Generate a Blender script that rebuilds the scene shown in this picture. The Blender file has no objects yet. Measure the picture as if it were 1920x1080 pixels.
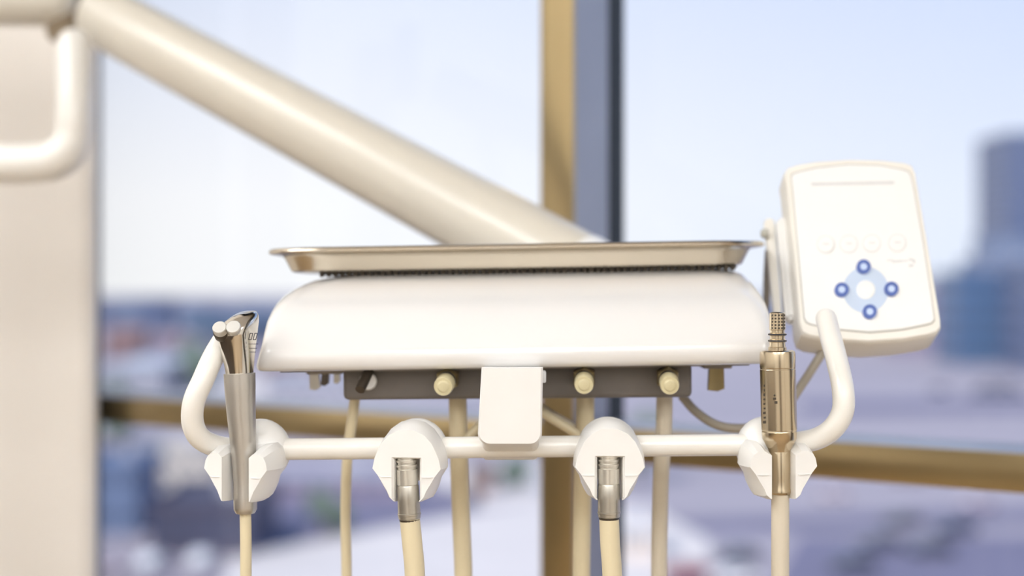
import bpy, bmesh, math, random
from mathutils import Vector, Matrix, noise
random.seed(7)
C = bpy.context.scene.collection
SC = bpy.context.scene

# ------------------------------------------------------------------ camera, sky, sun, exposure
F = 50.0 / 36.0 * 1920.0          # focal length in pixels
ZC = 1.15                         # eye height in the room
cam = bpy.data.cameras.new('camera'); cam.lens = 50; cam.sensor_width = 36
cam.clip_start = 0.02; cam.clip_end = 9000
cam.dof.use_dof = True; cam.dof.focus_distance = 0.957; cam.dof.aperture_fstop = 2.5
camo = bpy.data.objects.new('camera', cam); C.objects.link(camo)
camo.location = (0, 0, ZC); camo.rotation_euler = (math.pi/2, 0, 0)
SC.camera = camo
SC.view_settings.view_transform = 'Standard'
try: SC.view_settings.look = 'None'
except Exception: pass
SC.view_settings.exposure = 0.0; SC.view_settings.gamma = 1.0
SC.view_settings.use_curve_mapping = False

SKY = 1.1
PANEL = 9.1
SUN = 3.6
w = bpy.data.worlds.new('sky'); SC.world = w; w.use_nodes = True
nt = w.node_tree; nt.nodes.clear()
def nd(nt, t, **k):
    n = nt.nodes.new(t)
    for a, b in k.items(): setattr(n, a, b)
    return n
tc = nd(nt, 'ShaderNodeTexCoord'); sep = nd(nt, 'ShaderNodeSeparateXYZ')
nt.links.new(tc.outputs['Generated'], sep.inputs[0])
ramp = nd(nt, 'ShaderNodeValToRGB')
for e in list(ramp.color_ramp.elements)[1:]: ramp.color_ramp.elements.remove(e)
ramp.color_ramp.elements[0].position = 0.0; ramp.color_ramp.elements[0].color = (0.90, 0.93, 0.97, 1)
for p, c in ((0.06, (0.90, 0.93, 0.985)), (0.2, (0.71, 0.785, 0.96)), (0.5, (0.45, 0.62, 0.93)), (1.0, (0.25, 0.43, 0.82))):
    e = ramp.color_ramp.elements.new(p); e.color = (*c, 1)
nt.links.new(sep.outputs['Z'], ramp.inputs[0])
# the sky pales towards the sun's side and gets bluer away from it
dot = nd(nt, 'ShaderNodeVectorMath', operation='DOT_PRODUCT')
nrm = nd(nt, 'ShaderNodeVectorMath', operation='NORMALIZE')
nt.links.new(tc.outputs['Generated'], nrm.inputs[0]); nt.links.new(nrm.outputs[0], dot.inputs[0])
dot.inputs[1].default_value = (-0.80, 0.45, 0.40)
r2 = nd(nt, 'ShaderNodeValToRGB')
r2.color_ramp.elements[0].position = 0.0; r2.color_ramp.elements[0].color = (0.74, 0.81, 0.97, 1)
r2.color_ramp.elements[1].position = 0.62; r2.color_ramp.elements[1].color = (1.06, 1.025, 1.0, 1)
nt.links.new(dot.outputs['Value'], r2.inputs[0])
mul = nd(nt, 'ShaderNodeMix', data_type='RGBA', blend_type='MULTIPLY'); mul.inputs[0].default_value = 1.0
nt.links.new(ramp.outputs[0], mul.inputs[6]); nt.links.new(r2.outputs[0], mul.inputs[7])
bg = nd(nt, 'ShaderNodeBackground'); bg.inputs[1].default_value = SKY
wo = nd(nt, 'ShaderNodeOutputWorld')
nt.links.new(mul.outputs[2], bg.inputs[0]); nt.links.new(bg.outputs[0], wo.inputs[0])

sun = bpy.data.lights.new('sun', 'SUN'); sun.energy = SUN; sun.angle = math.radians(2); sun.color = (1.0, 0.95, 0.88)
suno = bpy.data.objects.new('sun', sun); C.objects.link(suno); suno.location = (-20, -30, 60)
suno.rotation_euler = Vector((0.45, 0.75, -0.75)).to_track_quat('-Z', 'Y').to_euler()

# ------------------------------------------------------------------ materials
def lin(r, g, b):
    f = lambda c: (c/255/12.92) if c/255 <= 0.04045 else ((c/255+0.055)/1.055)**2.4
    return (f(r), f(g), f(b))
def mat(name, col, rough=0.5, metal=0.0, coat=0.0, spec=0.5, var=0.0, scale=20.0, bump=0.0, stretch=None, sss=0.0):
    m = bpy.data.materials.new(name); m.use_nodes = True
    t = m.node_tree; b = t.nodes['Principled BSDF']
    b.inputs['Base Color'].default_value = (*col, 1)
    b.inputs['Roughness'].default_value = rough; b.inputs['Metallic'].default_value = metal
    b.inputs['Coat Weight'].default_value = coat; b.inputs['Coat Roughness'].default_value = 0.08
    b.inputs['Specular IOR Level'].default_value = spec
    if var > 0 or bump > 0:
        co = nd(t, 'ShaderNodeTexCoord'); mp = nd(t, 'ShaderNodeMapping')
        if stretch: mp.inputs['Scale'].default_value = stretch
        t.links.new(co.outputs['Object'], mp.inputs[0])
        nz = nd(t, 'ShaderNodeTexNoise'); nz.inputs['Scale'].default_value = scale; nz.inputs['Detail'].default_value = 4
        t.links.new(mp.outputs[0], nz.inputs['Vector'])
        if var > 0:
            cr = nd(t, 'ShaderNodeValToRGB')
            cr.color_ramp.elements[0].position = 0.3; cr.color_ramp.elements[1].position = 0.7
            cr.color_ramp.elements[0].color = (*[c*(1-var) for c in col], 1)
            cr.color_ramp.elements[1].color = (*[min(1, c*(1+var)) for c in col], 1)
            t.links.new(nz.outputs[0], cr.inputs[0]); t.links.new(cr.outputs[0], b.inputs['Base Color'])
        if bump > 0:
            bp = nd(t, 'ShaderNodeBump'); bp.inputs['Strength'].default_value = bump; bp.inputs['Distance'].default_value = 0.001
            t.links.new(nz.outputs[0], bp.inputs['Height']); t.links.new(bp.outputs[0], b.inputs['Normal'])
    return m
def emis(name, col, s):
    m = bpy.data.materials.new(name); m.use_nodes = True; t = m.node_tree
    b = t.nodes['Principled BSDF']
    b.inputs['Base Color'].default_value = (*col, 1); b.inputs['Emission Color'].default_value = (*col, 1)
    b.inputs['Emission Strength'].default_value = s
    return m
def glassmat():
    m = bpy.data.materials.new('window_glass'); m.use_nodes = True; t = m.node_tree; t.nodes.clear()
    tr = nd(t, 'ShaderNodeBsdfTransparent'); tr.inputs[0].default_value = (0.985, 0.992, 0.99, 1)
    gl = nd(t, 'ShaderNodeBsdfGlossy'); gl.inputs['Roughness'].default_value = 0.0
    fr = nd(t, 'ShaderNodeFresnel'); fr.inputs[0].default_value = 1.25
    mx = nd(t, 'ShaderNodeMixShader'); o = nd(t, 'ShaderNodeOutputMaterial')
    t.links.new(fr.outputs[0], mx.inputs[0]); t.links.new(tr.outputs[0], mx.inputs[1]); t.links.new(gl.outputs[0], mx.inputs[2])
    t.links.new(mx.outputs[0], o.inputs[0])
    return m
M = dict(
    shell=mat('white_shell_plastic', (0.80, 0.785, 0.77), 0.25, coat=0.8, var=0.012, scale=6),
    white=mat('white_plastic', (0.86, 0.85, 0.83), 0.34, coat=0.15, var=0.02, scale=30),
    rail=mat('cream_enamel', (0.84, 0.815, 0.765), 0.28, coat=0.3, var=0.015, scale=10),
    arm=mat('ivory_enamel', (0.66, 0.615, 0.53), 0.32, coat=0.3, var=0.02, scale=5),
    joint=mat('dark_brown_laminate', (0.07, 0.05, 0.035), 0.5, var=0.1, scale=30),
    elbow=mat('taupe_joint_plastic', (0.30, 0.235, 0.16), 0.5, var=0.1, scale=30),
    block=mat('grey_block_plastic', (0.17, 0.15, 0.135), 0.45, var=0.06, scale=40, bump=0.05),
    under=mat('grey_underside', (0.30, 0.27, 0.24), 0.6, var=0.05, scale=30),
    knob=mat('olive_cream_plastic', (0.62, 0.55, 0.34), 0.35, var=0.05, scale=60),
    brass=mat('tarnished_brass', (0.40, 0.33, 0.18), 0.32, metal=0.85, var=0.1, scale=60),
    steel=mat('matte_satin_steel', (0.57, 0.545, 0.505), 0.36, metal=0.9, var=0.05, scale=80, stretch=(1, 1, 0.1)),
    chrome=mat('polished_steel', (0.70, 0.67, 0.62), 0.14, metal=1.0, var=0.03, scale=40),
    motor=mat('warm_nickel', (0.60, 0.50, 0.355), 0.22, metal=1.0, var=0.06, scale=90, stretch=(1, 1, 0.15)),
    button=mat('satin_button_steel', (0.62, 0.60, 0.56), 0.35, metal=0.3, var=0.02, scale=60),
    dkmetal=mat('dark_steel', (0.10, 0.085, 0.07), 0.35, metal=0.8, var=0.1, scale=60),
    titan=mat('grey_coupler_steel', (0.52, 0.49, 0.43), 0.33, metal=0.9, var=0.06, scale=80),
    collar=mat('lightened_collar_steel', (0.74, 0.71, 0.64), 0.3, metal=0.8, var=0.05, scale=80),  # coupler steel lightened in colour to offset shade in the holder slot
    tray=mat('brushed_tray_steel', (0.66, 0.59, 0.48), 0.26, metal=1.0, var=0.04, scale=30, stretch=(0.1, 1, 1)),
    mat_=mat('dark_rubber', (0.06, 0.045, 0.03), 0.7, var=0.2, scale=80),
    hose=mat('cream_hose', (0.72, 0.625, 0.42), 0.42, var=0.04, scale=15),
    hoseg=mat('greige_hose', (0.66, 0.59, 0.47), 0.45, var=0.04, scale=15),
    cable=mat('grey_cable', (0.36, 0.32, 0.26), 0.5, var=0.06, scale=40),
    pbody=mat('panel_ivory', (0.85, 0.82, 0.76), 0.38, var=0.015, scale=15),
    pface=mat('panel_white_face', (0.88, 0.88, 0.87), 0.35, var=0.008, scale=25),
    groove=mat('panel_groove_grey', (0.42, 0.41, 0.36), 0.6, var=0.05, scale=50),
    pgrey=mat('pale_grey_print', (0.68, 0.68, 0.68), 0.5, var=0.03, scale=80),
    pkey=mat('white_key', (0.88, 0.88, 0.87), 0.35, var=0.01, scale=50),
    pblue=mat('pale_blue_print', (0.56, 0.66, 0.82), 0.4, var=0.02, scale=60),
    dblue=mat('dark_blue_ring', (0.10, 0.16, 0.45), 0.35, var=0.06, scale=60),
    lblue=mat('light_blue_key', (0.60, 0.72, 0.95), 0.3, var=0.03, scale=60),
    ink=mat('dark_ink', (0.03, 0.03, 0.04), 0.5, var=0.1, scale=80),
    tan=mat('tan_anodised_cap', (0.47, 0.36, 0.19), 0.28, metal=0.85, var=0.05, scale=8),
    alu=mat('blue_grey_aluminium', (0.34, 0.36, 0.43), 0.35, metal=0.5, var=0.05, scale=8),
    gasket=mat('black_gasket', (0.012, 0.016, 0.018), 0.55, var=0.2, scale=40),
    glass=glassmat(),
    wall=mat('greige_wall_paint', (0.88, 0.83, 0.77), 0.75, var=0.02, scale=4, bump=0.1),
    wall2=mat('cream_wall_paint', (0.74, 0.725, 0.70), 0.8, var=0.02, scale=3, bump=0.1),
    floor=mat('tan_floor', (0.36, 0.26, 0.155), 0.45, var=0.12, scale=5, stretch=(1, 6, 1)),
    ceil=mat('white_ceiling', (0.85, 0.83, 0.79), 0.9, var=0.02, scale=12, bump=0.15),
    lamp=emis('lit_diffuser', (0.965, 0.985, 1.0), PANEL),
    lframe=mat('white_lamp_frame', (0.8, 0.8, 0.78), 0.4, var=0.02, scale=20),
)

ORD = ['first', 'second', 'third', 'fourth', 'fifth', 'sixth', 'seventh', 'eighth', 'ninth', 'tenth', 'eleventh', 'twelfth']
# ------------------------------------------------------------------ helpers
def P(px, py, d): return Vector(((px-960)/F*d, d, ZC+(540-py)/F*d))
def S(px, d): return px/F*d
def root_of(o):
    while o.parent: o = o.parent
    return o
def empty(name, loc, label=None, cat=None, group=None, kind=None):
    o = bpy.data.objects.new(name, None); C.objects.link(o); o.location = loc; o.empty_display_size = 0.05
    if label: o['label'] = label
    if cat: o['category'] = cat
    if group: o['group'] = group
    if kind: o['kind'] = kind
    return o
def tag(o, label=None, cat=None, group=None, kind=None):
    if label: o['label'] = label
    if cat: o['category'] = cat
    if group: o['group'] = group
    if kind: o['kind'] = kind
    return o
def obj(name, bm, m, parent=None, smooth=40, label=None, kind=None):
    """link a bmesh given in world coordinates as one mesh object"""
    bmesh.ops.recalc_face_normals(bm, faces=bm.faces[:])
    if parent is not None:
        org = root_of(parent).location.copy()
    else:
        xs = [v.co for v in bm.verts]
        org = Vector(((min(v.x for v in xs)+max(v.x for v in xs))/2, (min(v.y for v in xs)+max(v.y for v in xs))/2, min(v.z for v in xs)))
    bm.transform(Matrix.Translation(-org))
    if smooth:
        lim = math.radians(smooth)
        for f in bm.faces: f.smooth = True
        for e in bm.edges:
            if len(e.link_faces) == 2 and e.calc_face_angle(0) > lim: e.smooth = False
    me = bpy.data.meshes.new(name); bm.to_mesh(me); bm.free()
    me.materials.append(m)
    o = bpy.data.objects.new(name, me); C.objects.link(o)
    if parent is not None: o.parent = parent
    else: o.location = org
    if label: o['label'] = label
    if kind: o['kind'] = kind
    return o
def new(): return bmesh.new()
def merge(dst, src):
    me = bpy.data.meshes.new('tmp'); src.to_mesh(me); src.free(); dst.from_mesh(me); bpy.data.meshes.remove(me); return dst
def box(x0, x1, y0, y1, z0, z1, bev=0.0, seg=2):
    bm = new()
    vs = [bm.verts.new((x, y, z)) for x in (x0, x1) for y in (y0, y1) for z in (z0, z1)]
    for q in ((0,1,3,2),(4,6,7,5),(0,4,5,1),(2,3,7,6),(0,2,6,4),(1,5,7,3)): bm.faces.new([vs[i] for i in q])
    bmesh.ops.recalc_face_normals(bm, faces=bm.faces[:])
    if bev > 0: bmesh.ops.bevel(bm, geom=bm.edges[:], offset=bev, segments=seg, affect='EDGES', profile=0.5)
    return bm
def smoothpath(pts, n=8):
    P_ = [Vector(p) for p in pts]
    if len(P_) < 3: return P_
    out = []
    E = [2*P_[0]-P_[1]] + P_ + [2*P_[-1]-P_[-2]]
    for i in range(1, len(E)-2):
        a, b, c, d = E[i-1], E[i], E[i+1], E[i+2]
        ta = 0.0; tb = ta+max((b-a).length, 1e-6)**0.5; tc_ = tb+max((c-b).length, 1e-6)**0.5; td = tc_+max((d-c).length, 1e-6)**0.5
        for k in range(n):
            t = tb+(tc_-tb)*k/n
            A1 = a*((tb-t)/(tb-ta))+b*((t-ta)/(tb-ta)); A2 = b*((tc_-t)/(tc_-tb))+c*((t-tb)/(tc_-tb)); A3 = c*((td-t)/(td-tc_))+d*((t-tc_)/(td-tc_))
            B1 = A1*((tc_-t)/(tc_-ta))+A2*((t-ta)/(tc_-ta)); B2 = A2*((td-t)/(td-tb))+A3*((t-tb)/(td-tb))
            out.append(B1*((tc_-t)/(tc_-tb))+B2*((t-tb)/(tc_-tb)))
    out.append(P_[-1]); return out
def tube(pts, r, seg=20, n=8, roundcap=False, bm=None):
    """swept round tube; r a number or a list along pts"""
    path = smoothpath(pts, n)
    rs = r if isinstance(r, (list, tuple)) else [r]*len(pts)
    def rad(i):
        if len(path) == len(rs): return rs[i]
        t = i/(len(path)-1)*(len(rs)-1); k = min(int(t), len(rs)-2); f = t-k
        return rs[k]*(1-f)+rs[k+1]*f
    bm = bm or new()
    tan = [(path[min(i+1, len(path)-1)]-path[max(i-1, 0)]).normalized() for i in range(len(path))]
    up = Vector((0, 0, 1)) if abs(tan[0].z) < 0.9 else Vector((1, 0, 0))
    nrm = (up - tan[0]*up.dot(tan[0])).normalized()
    st = []
    for i, p in enumerate(path):
        nrm = (nrm - tan[i]*nrm.dot(tan[i])).normalized()
        st.append((p, nrm.copy(), tan[i].cross(nrm), rad(i), tan[i]))
    rows = []
    if roundcap:
        p, a, b, r0, t = st[0]
        for k in range(1, 5):
            an = k/5*math.pi/2; rows.append((p - t*r0*math.cos(an), a, b, r0*math.sin(an)))
    rows += [s[:4] for s in st]
    if roundcap:
        p, a, b, r0, t = st[-1]
        for k in range(4, 0, -1):
            an = k/5*math.pi/2; rows.append((p + t*r0*math.cos(an), a, b, r0*math.sin(an)))
    loops = [[bm.verts.new(p + (a*math.cos(2*math.pi*j/seg)+b*math.sin(2*math.pi*j/seg))*rr) for j in range(seg)] for p, a, b, rr in rows]
    for A, B in zip(loops, loops[1:]):
        for j in range(seg): bm.faces.new((A[j], A[(j+1) % seg], B[(j+1) % seg], B[j]))
    bm.faces.new(loops[0][::-1]); bm.faces.new(loops[-1])
    return bm
def lathe(A, B, prof, seg=32, bm=None):
    """prof = [(fraction along A->B, radius)]"""
    A, B = Vector(A), Vector(B); t = (B-A).normalized(); L = (B-A).length
    up = Vector((0, 1, 0)) if abs(t.y) < 0.9 else Vector((0, 0, 1))
    a = (up - t*up.dot(t)).normalized(); b = t.cross(a)
    bm = bm or new(); loops = []
    for f, r in prof:
        loops.append([bm.verts.new(A + t*L*f + (a*math.cos(2*math.pi*j/seg)+b*math.sin(2*math.pi*j/seg))*max(r, 1e-5)) for j in range(seg)])
    for X, Y in zip(loops, loops[1:]):
        for j in range(seg): bm.faces.new((X[j], X[(j+1) % seg], Y[(j+1) % seg], Y[j]))
    bm.faces.new(loops[0][::-1]); bm.faces.new(loops[-1])
    return bm
def loft(rings, bm=None, capa=True, capb=True):
    bm = bm or new(); L = [[bm.verts.new(p) for p in r] for r in rings]; n = len(L[0])
    for X, Y in zip(L, L[1:]):
        for j in range(n): bm.faces.new((X[j], X[(j+1) % n], Y[(j+1) % n], Y[j]))
    if capa: bm.faces.new(L[0][::-1])
    if capb: bm.faces.new(L[-1])
    return bm
def rrect(x0, x1, y0, y1, r, z, n=8, rb=None):
    """rounded rectangle ring in plan"""
    out = []; rb = r if rb is None else rb
    for (cx, cy, a0, q) in ((x0+r, y0+r, math.pi, r), (x1-r, y0+r, 1.5*math.pi, r), (x1-rb, y1-rb, 0, rb), (x0+rb, y1-rb, 0.5*math.pi, rb)):
        for k in range(n+1):
            a = a0 + k/n*math.pi/2; out.append(Vector((cx+q*math.cos(a), cy+q*math.sin(a), z)))
    return out
def ellipsoid(c, rx, ry, rz, seg=28, ring=16, bm=None):
    bm2 = new(); bmesh.ops.create_uvsphere(bm2, u_segments=seg, v_segments=ring, radius=1)
    bm2.transform(Matrix.Translation(c) @ Matrix.Diagonal((rx, ry, rz, 1)))
    return merge(bm, bm2) if bm else bm2
def prism(pts, off):
    """extrude a planar outline (world points) along vector off"""
    off = Vector(off); return loft([[Vector(p) for p in pts], [Vector(p)+off for p in pts]])
def roll(bm, ang=0.0155, c=(958, 690, 1.0)):
    c = P(*c); bm.transform(Matrix.Translation(c) @ Matrix.Rotation(-ang, 4, 'Y') @ Matrix.Translation(-c)); return bm

# ------------------------------------------------------------------ window wall and room shell
WO = Vector((0.051, 1.60, 0)); WA = math.radians(-33.7)
WT = Vector((math.cos(WA), math.sin(WA), 0)); WN = Vector((-math.sin(WA), math.cos(WA), 0))
WM = Matrix.Translation(WO) @ Matrix.Rotation(WA, 4, 'Z')
def wbox(x0, x1, y0, y1, z0, z1, bev=0.0):
    b = box(x0, x1, y0, y1, z0, z1, bev); b.transform(WM); return b
H = 2.72; ZT = ZC-0.154; ZB = ZC-0.190
WL, WR = -0.917, 2.30
win = empty('window_1', WO, kind='structure', label='tall aluminium framed window with tan faced mullion and transom', )
xm = [0.0, 1.25, 2.27]
for k, x in enumerate(xm):
    mu = obj('mullion', wbox(x-0.021, x+0.021, 0.004, 0.078, 0.10, H-0.08), M['alu'], win, label='blue-grey aluminium mullion')
    obj('mullion_cap', wbox(x-0.0215, x+0.0215, -0.002, 0.004, 0.10, H-0.08, 0.0008), M['tan'], mu, label='tan anodised cap on the mullion front')
    obj('gasket', wbox(x-0.0212, x+0.0212, 0.078, 0.116, 0.10, H-0.08), M['gasket'], mu, label='black rubber gasket')
jm = obj('jamb', wbox(WL-0.02, WL+0.026, 0.0, 0.108, 0.10, H-0.08, 0.001), M['gasket'], win, label='dark window jamb at the wall')
jr = [Vector((-0.592, 1.989, 0.10)), Vector((-0.5775, 1.992, 0.10)), WM @ Vector((WL+0.03, -0.0005, 0.10)), WM @ Vector((WL-0.02, -0.0005, 0.10))]
obj('jamb_return', prism(jr, (0, 0, H-0.18)), M['gasket'], win, smooth=0, label='black jamb return against the wall')
edges = [(WL+0.026, xm[0]-0.021), (xm[0]+0.021, xm[1]-0.021), (xm[1]+0.021, xm[2]-0.021)]
for (a, b) in edges:
    tr = obj('transom', wbox(a, b, 0.004, 0.094, ZB, ZT), M['alu'], win, label='blue-grey aluminium transom')
    obj('transom_cap', wbox(a, b, -0.002, 0.004, ZB-0.0005, ZT+0.0005, 0.0008), M['tan'], tr, label='tan anodised cap on the transom front')
    obj('pane', wbox(a, b, 0.090, 0.096, ZT, H-0.08), M['glass'], win)
    obj('pane', wbox(a, b, 0.090, 0.096, 0.10, ZB), M['glass'], win)
obj('sill', wbox(WL-0.02, WR, -0.002, 0.108, 0.0, 0.10, 0.001), M['tan'], win)
obj('head_frame', wbox(WL-0.02, WR, -0.002, 0.108, H-0.08, H, 0.001), M['tan'], win)

# wall beside the window, its right end cut back along the glazing
wy = 1.955; ex = (172-960)/F*wy
def slab(pts, z0, z1): return prism([Vector((x, y, z0)) for x, y in pts], (0, 0, z1-z0))
wj = WM @ Vector((WL-0.02, 0.10, 0)); wk = WM @ Vector((WL-0.02, 0.0, 0))
wl = obj('wall_left', slab([(-2.8, wy), (ex-0.012, wy), (ex, wy+0.006), (ex-0.002, wy+0.035), (wk.x, wk.y), (wj.x, wj.y), (wj.x-0.05, wj.y+0.05), (-2.8, wj.y+0.05)], 0, H), M['wall'], kind='structure', smooth=0)
pr = WM @ Vector((WR, 0, 0)); pq = WM @ Vector((4.0, 0, 0)); po = WN*0.12
obj('wall_window', slab([(pr.x, pr.y), (pq.x, pq.y), (pq.x+po.x, pq.y+po.y), (pr.x+po.x, pr.y+po.y)], 0, H), M['wall2'], kind='structure', smooth=0)
obj('wall_right', slab([(pq.x, pq.y), (pq.x, -3.6), (pq.x+0.12, -3.6), (pq.x+0.12, pq.y)], 0, H), M['wall2'], kind='structure', smooth=0)
obj('wall_back', slab([(-2.92, -3.6), (pq.x+0.12, -3.6), (pq.x+0.12, -3.72), (-2.92, -3.72)], 0, H), M['wall2'], kind='structure', smooth=0)
obj('wall_far_left', slab([(-2.92, -3.6), (-2.8, -3.6), (-2.8, wj.y+0.05), (-2.92, wj.y+0.05)], 0, H), M['wall2'], kind='structure', smooth=0)
plan = [(-2.92, -3.72), (pq.x+0.12, -3.72), (pq.x+0.12, pq.y), (pq.x+po.x, pq.y+po.y), tuple((WM @ Vector((WL-0.02, 0.12, 0)))[:2]), (wj.x-0.05, wj.y+0.06), (-2.92, wj.y+0.06)]
obj('floor', slab(plan, -0.15, 0.0), M['floor'], kind='structure', smooth=0)
obj('ceiling', slab(plan, H, H+0.15), M['ceil'], kind='structure', smooth=0)

bc = empty('added_base_cabinet', (-2.55, -1.0, 0), 'added unseen dark brown base cabinet run along the far side wall', 'cabinet')  # out of view, added so the tan caps reflect something dark low down
obj('carcass', box(-2.79, -2.25, -3.4, 1.40, 0.06, 0.86, 0.003), M['joint'], bc); obj('worktop', box(-2.79, -2.22, -3.4, 1.41, 0.86, 0.90, 0.004), M['floor'], bc); obj('plinth', box(-2.79, -2.31, -3.4, 1.40, 0.0, 0.06), M['gasket'], bc)
for k in range(8):
    c_ = obj('cabinet_door', box(-2.25, -2.232, -3.39+k*0.598, -3.39+k*0.598+0.59, 0.07, 0.85, 0.003), M['joint'], bc); obj('handle', tube([(-2.21, -3.3+k*0.598, 0.78), (-2.21, -3.1+k*0.598, 0.78)], 0.006, 10, 1), M['chrome'], c_)
# unseen tall cabinet and back door, added as dark reflections for the metal
cb = empty('added_tall_cabinet', (-2.55, 1.70, 0), 'added unseen tall dark brown cabinet in the corner against the wall', 'cabinet')
obj('carcass', box(-2.79, -2.35, 1.44, 1.94, 0.06, 2.2, 0.003), M['joint'], cb); obj('plinth', box(-2.79, -2.40, 1.46, 1.92, 0.0, 0.06), M['gasket'], cb)
dr_ = obj('cabinet_door', box(-2.35, -2.33, 1.445, 1.935, 0.07, 2.19, 0.003), M['joint'], cb); obj('handle', tube([(-2.31, 1.5, 1.0), (-2.31, 1.5, 1.2)], 0.006, 10, 1), M['chrome'], dr_)
dd = empty('added_door_1', (0.4, -3.59, 0), kind='structure')  # unseen door, added to give the steel a dark reflection
obj('door_leaf', box(-0.1, 0.9, -3.595, -3.55, 0.0, 2.1, 0.003), M['joint'], dd); obj('door_handle', tube([(0.0, -3.52, 1.0), (0.12, -3.52, 1.0)], 0.01, 10, 1), M['chrome'], dd)

# flat ceiling panels out of view, added to light the front faces
LP = [(x, y) for y in (-3.2, -2.25, -1.3) for x in (0.1, 1.9, -1.7)] + [(-1.55, 0.25), (-1.9, 1.05)]  # last two panels added to brighten the left wall
for k, (x, y) in enumerate(LP):
    l = empty('added_ceiling_light', (x, y, H-0.03), 'added unseen white framed flat ceiling light panel, %s counted from the back wall door' % ORD[k], 'ceiling light', 'added ceiling light panels')
    fr = new()
    for (a, b, c, d) in ((-0.62, 0.62, -0.32, -0.29), (-0.62, 0.62, 0.29, 0.32), (-0.62, -0.59, -0.29, 0.29), (0.59, 0.62, -0.29, 0.29)):
        merge(fr, box(x+a, x+b, y+c, y+d, H-0.03, H-0.001))
    obj('frame', fr, M['lframe'], l, smooth=0)
    obj('diffuser', box(x-0.59, x+0.59, y-0.29, y+0.29, H-0.022, H-0.012), M['lamp'], l, smooth=0)

# ------------------------------------------------------------------ delivery head
head = empty('delivery_head', P(958, 690, 1.12), 'white curved dental delivery head with grey underside block and tubular handle rail', 'dental unit')
# shell: level sets from the lower lip to the flat top
lev = [  # h px, left inset px, right inset px, front inset m
    (0, 6, 4, 0.006), (3, 2, 1, 0.0025), (10, 0, 0, 0.0), (22, 3, 0, -0.0012), (36, 7, 0, -0.0006), (43, 9, 1, 0.0012), (50, 11, 1, 0.004),
    (70, 15, 2, 0.0105), (94, 21, 5, 0.0195), (112, 29, 10, 0.028), (127, 38, 17, 0.037), (142, 52, 27, 0.049), (153, 67, 35, 0.058),
    (163, 88, 43, 0.070), (170, 108, 50, 0.080), (174, 130, 58, 0.088), (177, 155, 72, 0.097), (178.5, 190, 100, 0.108)]
rings = []
for h, l, r, f in lev:
    d = 1.0 + f; y = 690-h; z = (540-y)/F*d + ZC
    bk = 1.292 - f*0.45
    rings.append(rrect((480+l-960)/F*(d+0.008), (1450-r-960)/F*(d+0.008), d, bk, 0.010 + f*0.18, z, 10, 0.03))
shell = obj('shell', roll(loft(rings)), M['shell'], head, smooth=60)
obj('underside', roll(box(S(-450, 1.0), S(460, 1.0), 1.03, 1.27, P(0, 697, 1.0).z, P(0, 689, 1.0).z, 0.003)), M['under'], head)
# control block
blk = obj('control_block', roll(box(S(643-960, 1.035), S(1298-960, 1.035), 1.035, 1.13, P(0, 748, 1.035).z, P(0, 684, 1.035).z, 0.0035), 0.008, (960, 720, 1.035)), M['block'], head, smooth=50)
def knob(cx, cy, bx, by):
    A = P(bx, by, 1.036); B = P(cx, cy, 0.995); R = S(18.5, 0.995)
    k = obj('adjustment_knob', lathe(A, B, [(0, R*0.82), (0.55, R*0.82), (0.56, R), (0.94, R), (1.0, R*0.90)], 28), M['knob'], head, label='olive cream flow adjustment knob')
    hx = lathe(A - (B-A)*0.02, A + (B-A)*0.32, [(0, R*1.28), (0.85, R*1.28), (1, R*1.12)], 6)
    obj('lock_nut', hx, M['brass'], k, smooth=20, label='tarnished brass lock nut')
    ring = lathe(A+(B-A)*0.33, A+(B-A)*0.55, [(0, R*0.95), (0.2, R*1.0), (0.8, R*1.0), (1, R*0.9)], 24)
    obj('collar', ring, M['dkmetal'], k)
    cap = lathe(B-(B-A)*0.01, B+(B-A)*0.03, [(0, R*0.62), (0.5, R*0.62), (0.9, R*0.5), (1, R*0.42)], 24)
    obj('cap_disc', cap, M['knob'], k)
knob(831, 725, 841, 708); knob(1095, 722, 1095, 706); knob(1256, 723, 1251, 706)
# toggle with a round button, and little levers hanging below the shell
tg = obj('toggle_button', lathe(P(690, 715, 1.036), P(690, 715, 1.027), [(0, S(17, 1.03)), (0.7, S(17, 1.03)), (1, S(14, 1.03))], 28), M['white'], head, label='round white push button')
obj('toggle_lever', tube([P(692, 694, 1.030), P(684, 712, 1.020), P(675, 731, 1.012)], S(9.5, 1.02), 14, 4), M['dkmetal'], tg, label='dark metal toggle lever')
def lever(x0, y0, x1, y1, wpx, d, m, lab=None):
    a, b = P(x0, y0, d), P(x1, y1, d); ww = S(wpx/2, d)
    pts = [a+Vector((-ww, 0, 0)), a+Vector((ww, 0, 0)), b+Vector((ww*1.15, 0, S(3, d))), b+Vector((ww*0.2, 0, -S(2, d))), b+Vector((-ww*1.1, 0, 0))]
    o = obj('toggle_lever', prism(pts, (0, 0.007, 0)), m, head, smooth=30, label=lab)
    return o
lever(588, 694, 590, 730, 17, 1.075, M['titan'], 'short grey steel lever')
lever(610, 694, 608, 722, 13, 1.07, M['dkmetal'], 'short dark lever')
lever(631, 694, 631, 718, 10, 1.08, M['titan'], 'thin grey steel lever')
lever(1344, 684, 1343, 732, 27, 1.06, M['brass'], 'brass coloured metal lever')
obj('lever_mount', roll(box(S(575-960, 1.07), S(643-960, 1.07), 1.066, 1.10, P(0, 696, 1.07).z, P(0, 686, 1.07).z, 0.001)), M['under'], head)
obj('lever_mount', roll(box(S(1318-960, 1.055), S(1372-960, 1.055), 1.052, 1.085, P(0, 697, 1.055).z, P(0, 686, 1.055).z, 0.001)), M['under'], head)
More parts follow.
